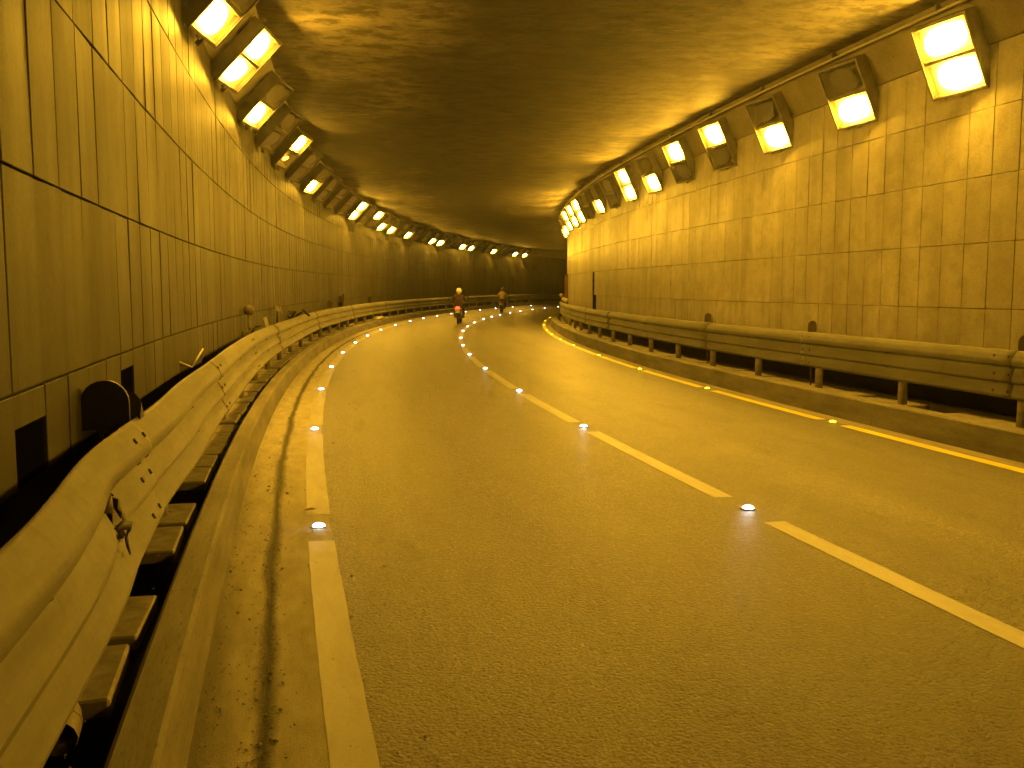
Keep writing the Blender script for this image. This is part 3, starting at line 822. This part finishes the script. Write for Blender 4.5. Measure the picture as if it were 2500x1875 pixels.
# loose grit in the gutter, along the kerb and on the slabs
vs, fs = [], []
tet = [Vector(v) for v in ((1, 0, 0), (-1, 0, 0), (0, 1, 0), (0, -1, 0), (0, 0, 1), (0, 0, -1))]
tf = [(0, 2, 4), (2, 1, 4), (1, 3, 4), (3, 0, 4), (2, 0, 5), (1, 2, 5), (3, 1, 5), (0, 3, 5)]
for k in range(2600):
    s = 2.2+20*random.random()**1.7
    q = random.random()
    if q < .45: o, z = random.gauss(-3.42, .05), .003
    elif q < .65: o, z = -3.655+abs(random.gauss(0, .05)), .003
    elif q < .80: o, z = random.uniform(-3.65, -2.6), .003
    elif q < .83: o, z = random.uniform(-2.6, 2.5), .002
    else: o, z = random.uniform(-4.3, -3.92), .22
    r = random.uniform(.002, .006) if random.random() < .95 else random.uniform(.006, .012)
    p = P(s, o, z+r*.4); b = len(vs)
    vs += [p+Vector((v.x*r*random.uniform(.7, 1.3), v.y*r*random.uniform(.7, 1.3), v.z*r*.7)) for v in tet]
    fs += [tuple(i+b for i in f) for f in tf]
o = obj('grit', mesh('grit', vs, fs), M_peb); o['kind'] = 'stuff'; o['label'] = 'loose grit and small stones along the left gutter'

# ------------------------------------------------------------------ motorcycles and riders
M_tyre = plain('tyre', (.012, .012, .012), .85)
M_rim = plain('rim', (.25, .24, .22), .35, .6)
M_seat = plain('seat_vinyl', (.015, .014, .013), .5)
M_engine = plain('engine_metal', (.10, .095, .09), .45, .4)
M_plate = plain('number_plate', (.45, .42, .36), .5)
M_brake = emit('tail_light_lit', (1.0, .022, .007), 11.0)
M_tailoff = plain('tail_light_off', (.25, .015, .01), .3)
M_amber = plain('amber_lens', (.6, .2, .03), .3)
def motorcycle(s, off, lean, yaw, body_col, lit, lab):
    e = empty('motorcycle', P(s, off, .0), (0, lean, -TH(s)+yaw)); tag(e, lab, 'motorcycle')
    M_body = plain('fairing', body_col, .35)
    for y in (-.60, .64):
        bm = bmesh.new(); bm_torus(bm, (0, y, .285), .24, .047); w_ = obj('wheel', fin(bm, 'wheel', True), M_tyre, e)
        bm = bmesh.new(); bm_torus(bm, (0, y, .285), .19, .018, 'X', 18, 6)
        for k in range(5):
            a = 2*PI*k/5; bm_tube(bm, (0, y, .285), (0, y+.19*math.cos(a), .285+.19*math.sin(a)), .012, .012, 6)
        bm_tube(bm, (-.05, y, .285), (.05, y, .285), .04, .04, 10)
        obj('rim', fin(bm, 'rim', True), M_rim, w_)
    bm = bmesh.new()
    bm_ball(bm, (0, -.48, .66), (.13, .34, .12)); bm_ball(bm, (0, .1, .52), (.12, .36, .16)); bm_ball(bm, (0, .42, .72), (.17, .13, .26))
    obj('body', fin(bm, 'body', True), M_body, e)
    bm = bmesh.new(); bm_box(bm, (0, -.32, .775), (.24, .66, .09), None, .03); obj('seat', fin(bm, 'seat', True), M_seat, e)
    bm = bmesh.new(); bm_box(bm, (0, .02, .34), (.24, .34, .22), None, .03); bm_tube(bm, (0, .1, .32), (0, .32, .40), .075, .07, 12); obj('engine', fin(bm, 'engine'), M_engine, e)
    for q_ in (((-.09, -.6, .285), (-.10, -.08, .34), .022, .028, 8), ((.09, -.6, .285), (.10, -.08, .34), .022, .028, 8)): obj('swing_arm', tubes('swing_arm', [q_]), M_engine, e)
    for q_ in (((-.13, -.56, .32), (-.12, -.46, .66), .022, .022, 8), ((.13, -.56, .32), (.12, -.46, .66), .022, .022, 8)): obj('shock_absorber', tubes('shock_absorber', [q_]), M_rim, e)
    for q_ in (((-.08, .64, .285), (-.08, .47, .9), .02, .024, 8), ((.08, .64, .285), (.08, .47, .9), .02, .024, 8)): obj('fork', tubes('fork', [q_]), M_rim, e)
    obj('exhaust', tubes('exhaust', [((.15, -.02, .30), (.17, -.25, .30), .028, .04, 10), ((.17, -.25, .30), (.19, -.74, .40), .048, .055, 12)]), M_engine, e)
    bm = bmesh.new(); bm_box(bm, (0, -.82, .50), (.13, .02, .34), Matrix.Rotation(.25, 3, 'X'), .008); obj('rear_fender', fin(bm, 'rear_fender'), M_seat, e)
    obj('front_fender', boxes('front_fender', [((0, .64, .565), (.10, .34, .02), None, .006)]), M_body, e)
    bm = bmesh.new(); bm_box(bm, (0, -.855, .56), (.20, .012, .13), Matrix.Rotation(.18, 3, 'X'), .003); obj('number_plate', fin(bm, 'number_plate'), M_plate, e)
    bm = bmesh.new(); bm_ball(bm, (0, -.83, .72), (.095, .045, .065), 8, 5); obj('tail_light', fin(bm, 'tail_light', True), M_brake if lit else M_tailoff, e)
    for x in (-.14, .14):
        bm = bmesh.new(); bm_ball(bm, (x, -.80, .69), (.04, .03, .03), 10, 6); obj('indicator', fin(bm, 'indicator', True), M_amber, e)
    obj('handlebar', tubes('handlebar', [((-.33, .38, .99), (-.12, .46, .97), .015, .015, 8), ((-.12, .46, .97), (.12, .46, .97), .015, .015, 8), ((.12, .46, .97), (.33, .38, .99), .015, .015, 8)]), M_engine, e)
    for x in (-1, 1):
        mi = obj('mirror', tubes('mirror', [((x*.25, .42, 1.0), (x*.33, .42, 1.17), .007, .007, 6)]), M_seat, e)
        bm = bmesh.new(); bm_ball(bm, (x*.35, .42, 1.20), (.065, .018, .045), 12, 8); obj('mirror_glass', fin(bm, 'mirror_glass', True), M_seat, mi)
    obj('foot_peg', tubes('foot_peg', [((-.22, .08, .28), (.22, .08, .28), .015, .015, 8)]), M_engine, e)
    return e
def rider(s, off, lean, yaw, top, legs, helm, skin, left_out, lab, helmlab):
    """one skinned figure seated on the machine; x right, y forward"""
    V, E, R = [], [], []
    def v(p, r, par=None):
        V.append(p); R.append(r)
        if par is not None: E.append((par, len(V)-1))
        return len(V)-1
    pel = v((0, -.27, .86), (.155, .125)); ab = v((0, -.25, 1.0), (.145, .105), pel); ch = v((0, -.19, 1.17), (.175, .115), ab)
    nb = v((0, -.13, 1.31), (.085, .075), ch); nk = v((0, -.10, 1.37), (.055, .055), nb); hd = v((0, -.07, 1.46), (.085, .095), nk); v((0, -.06, 1.53), (.07, .08), hd)
    seg = {}
    arm0 = len(V)
    hands = []
    for x in (-1, 1):
        sh = v((x*.175, -.14, 1.26), (.065, .065), ch); el = v((x*.285, .06, 1.07), (.048, .048), sh); wr = v((x*.275, .30, 1.01), (.034, .034), el)
        hn = v((x*.275, .36, 1.01), (.038, .028), wr); hands.append(hn)
        for k in range(4):
            f0 = v((x*(.245+.022*k), .385, 1.018), (.011, .011), hn); f1 = v((x*(.245+.022*k), .41, 1.0), (.010, .010), f0); v((x*(.245+.022*k), .40, .975), (.009, .009), f1)
        t0 = v((x*.235, .36, .99), (.012, .012), hn); v((x*.235, .39, .972), (.010, .010), t0)
    leg0 = len(V)
    for x in (-1, 1):
        ho = .10 if (x < 0 and left_out) else 0
        h_ = v((x*.10, -.24, .83), (.098, .098), pel); kn = v((x*(.205+ho), .16, .70), (.066, .066), h_); cf_ = v((x*(.20+ho*1.4), .07, .54), (.058, .058), kn)
        an = v((x*(.19+ho*2.1), -.03, .335), (.042, .042), cf_); ft = v((x*(.20+ho*2.1), .10, .30), (.045, .035), an); v((x*(.21+ho*2.1), .19, .295), (.036, .026), ft)
    me = bpy.data.meshes.new('person'); me.from_pydata(V, E, [])
    bm = bmesh.new(); bm.from_mesh(me); ly = bm.verts.layers.skin.verify(); bm.verts.ensure_lookup_table()
    for i, q in enumerate(bm.verts):
        q[ly].radius = R[i]; q[ly].use_root = (i == 0)
    bm.to_mesh(me); bm.free()
    tmp = bpy.data.objects.new('tmp', me); C.objects.link(tmp)
    tmp.modifiers.new('skin', 'SKIN').use_smooth_shade = True
    sb = tmp.modifiers.new('sub', 'SUBSURF'); sb.levels = 2; sb.render_levels = 2
    dg = bpy.context.evaluated_depsgraph_get()
    body = bpy.data.meshes.new_from_object(tmp.evaluated_get(dg)); bpy.data.objects.remove(tmp)
    body.name = 'person'
    body.materials.clear()
    for m in (plain('top_cloth', top, .8, 0, .15, 25), plain('trouser_cloth', legs, .85, 0, .15, 25), plain('skin', skin, .55), plain('shoe', (.02, .018, .016), .6)): body.materials.append(m)
    for p in body.polygons:
        c = p.center
        if c.z > 1.335 and abs(c.x) < .12: k = 2
        elif c.z < .37 and c.z < .40: k = 3
        elif c.y > .31 and c.z > .9: k = 2
        elif c.z < .885 and not (c.z > .95): k = 1
        else: k = 0
        p.material_index = k
    o = obj('person', body, None, None, P(s, off, 0), (0, lean, -TH(s)+yaw))
    tag(o, lab, 'person')
    bm = bmesh.new(); r = bmesh.ops.create_uvsphere(bm, u_segments=20, v_segments=14, radius=1)
    bmesh.ops.transform(bm, matrix=Matrix.Translation((0, -.075, 1.475)) @ Matrix.Diagonal((.125, .15, .135, 1)), verts=r['verts'])
    bmesh.ops.delete(bm, geom=[q for q in bm.verts if q.co.z < 1.37 or (q.co.y > .035 and q.co.z < 1.48)], context='VERTS')
    h = obj('helmet', fin(bm, 'helmet', True), helm, o); md = h.modifiers.new('t', 'SOLIDIFY'); md.thickness = .02
    # collar and shirt hem end the clothing cleanly
    bm = bmesh.new(); bm_torus(bm, (0, 0, 0), .062, .016); me2 = fin(bm, 'collar', True)
    obj('collar', me2, body.materials[0], o, (0, -.115, 1.325), (0, PI/2, 0))
    return o
M_hw = plain('helmet_white', (.80, .80, .80), .2)
M_hd = plain('helmet_dark', (.03, .026, .022), .3)
motorcycle(43.1, -.60, 0, .0, (.03, .012, .012), True, 'dark motorcycle with its red tail light lit, nearer of the two')
rider(43.1, -.60, 0, 0, (.030, .008, .007), (.015, .014, .013), M_hw, (.35, .22, .15), False, 'person in a dark red jacket and white helmet riding the nearer motorcycle', '')
motorcycle(60.3, -.60, .06, .10, (.02, .02, .022), False, 'dark motorcycle with an unlit tail, farther one on the bend')
rider(60.3, -.60, .06, .10, (.48, .36, .12), (.02, .024, .04), M_hd, (.30, .19, .12), True, 'person in a yellow shirt and dark helmet, left leg held out, riding the farther motorcycle', '')


# ------------------------------------------------------------------ thin haze added for lamp glow and veil
HAZE = 0.0007
if HAZE:
    me = boxes('haze', [((0, 0, 0), (1, 1, 1))])
    hz = obj('haze', me); hz['kind'] = 'stuff'; hz['label'] = 'thin haze added to the tunnel for glow round the lamps'
    hz.location = (30, 52, 2.2); hz.scale = (150, 160, 7.4)
    m = bpy.data.materials.new('haze_air'); m.use_nodes = True; nt = m.node_tree
    for n_ in list(nt.nodes):
        if n_.type == 'BSDF_PRINCIPLED': nt.nodes.remove(n_)
    v_ = nt.nodes.new('ShaderNodeVolumePrincipled'); v_.inputs['Color'].default_value = (.92, .92, .92, 1)
    v_.inputs['Density'].default_value = HAZE; v_.inputs['Anisotropy'].default_value = .9
    nt.links.new(v_.outputs[0], [n_ for n_ in nt.nodes if n_.type == 'OUTPUT_MATERIAL'][0].inputs['Volume'])
    me.materials.append(m)
    SC.cycles.volume_bounces = 0
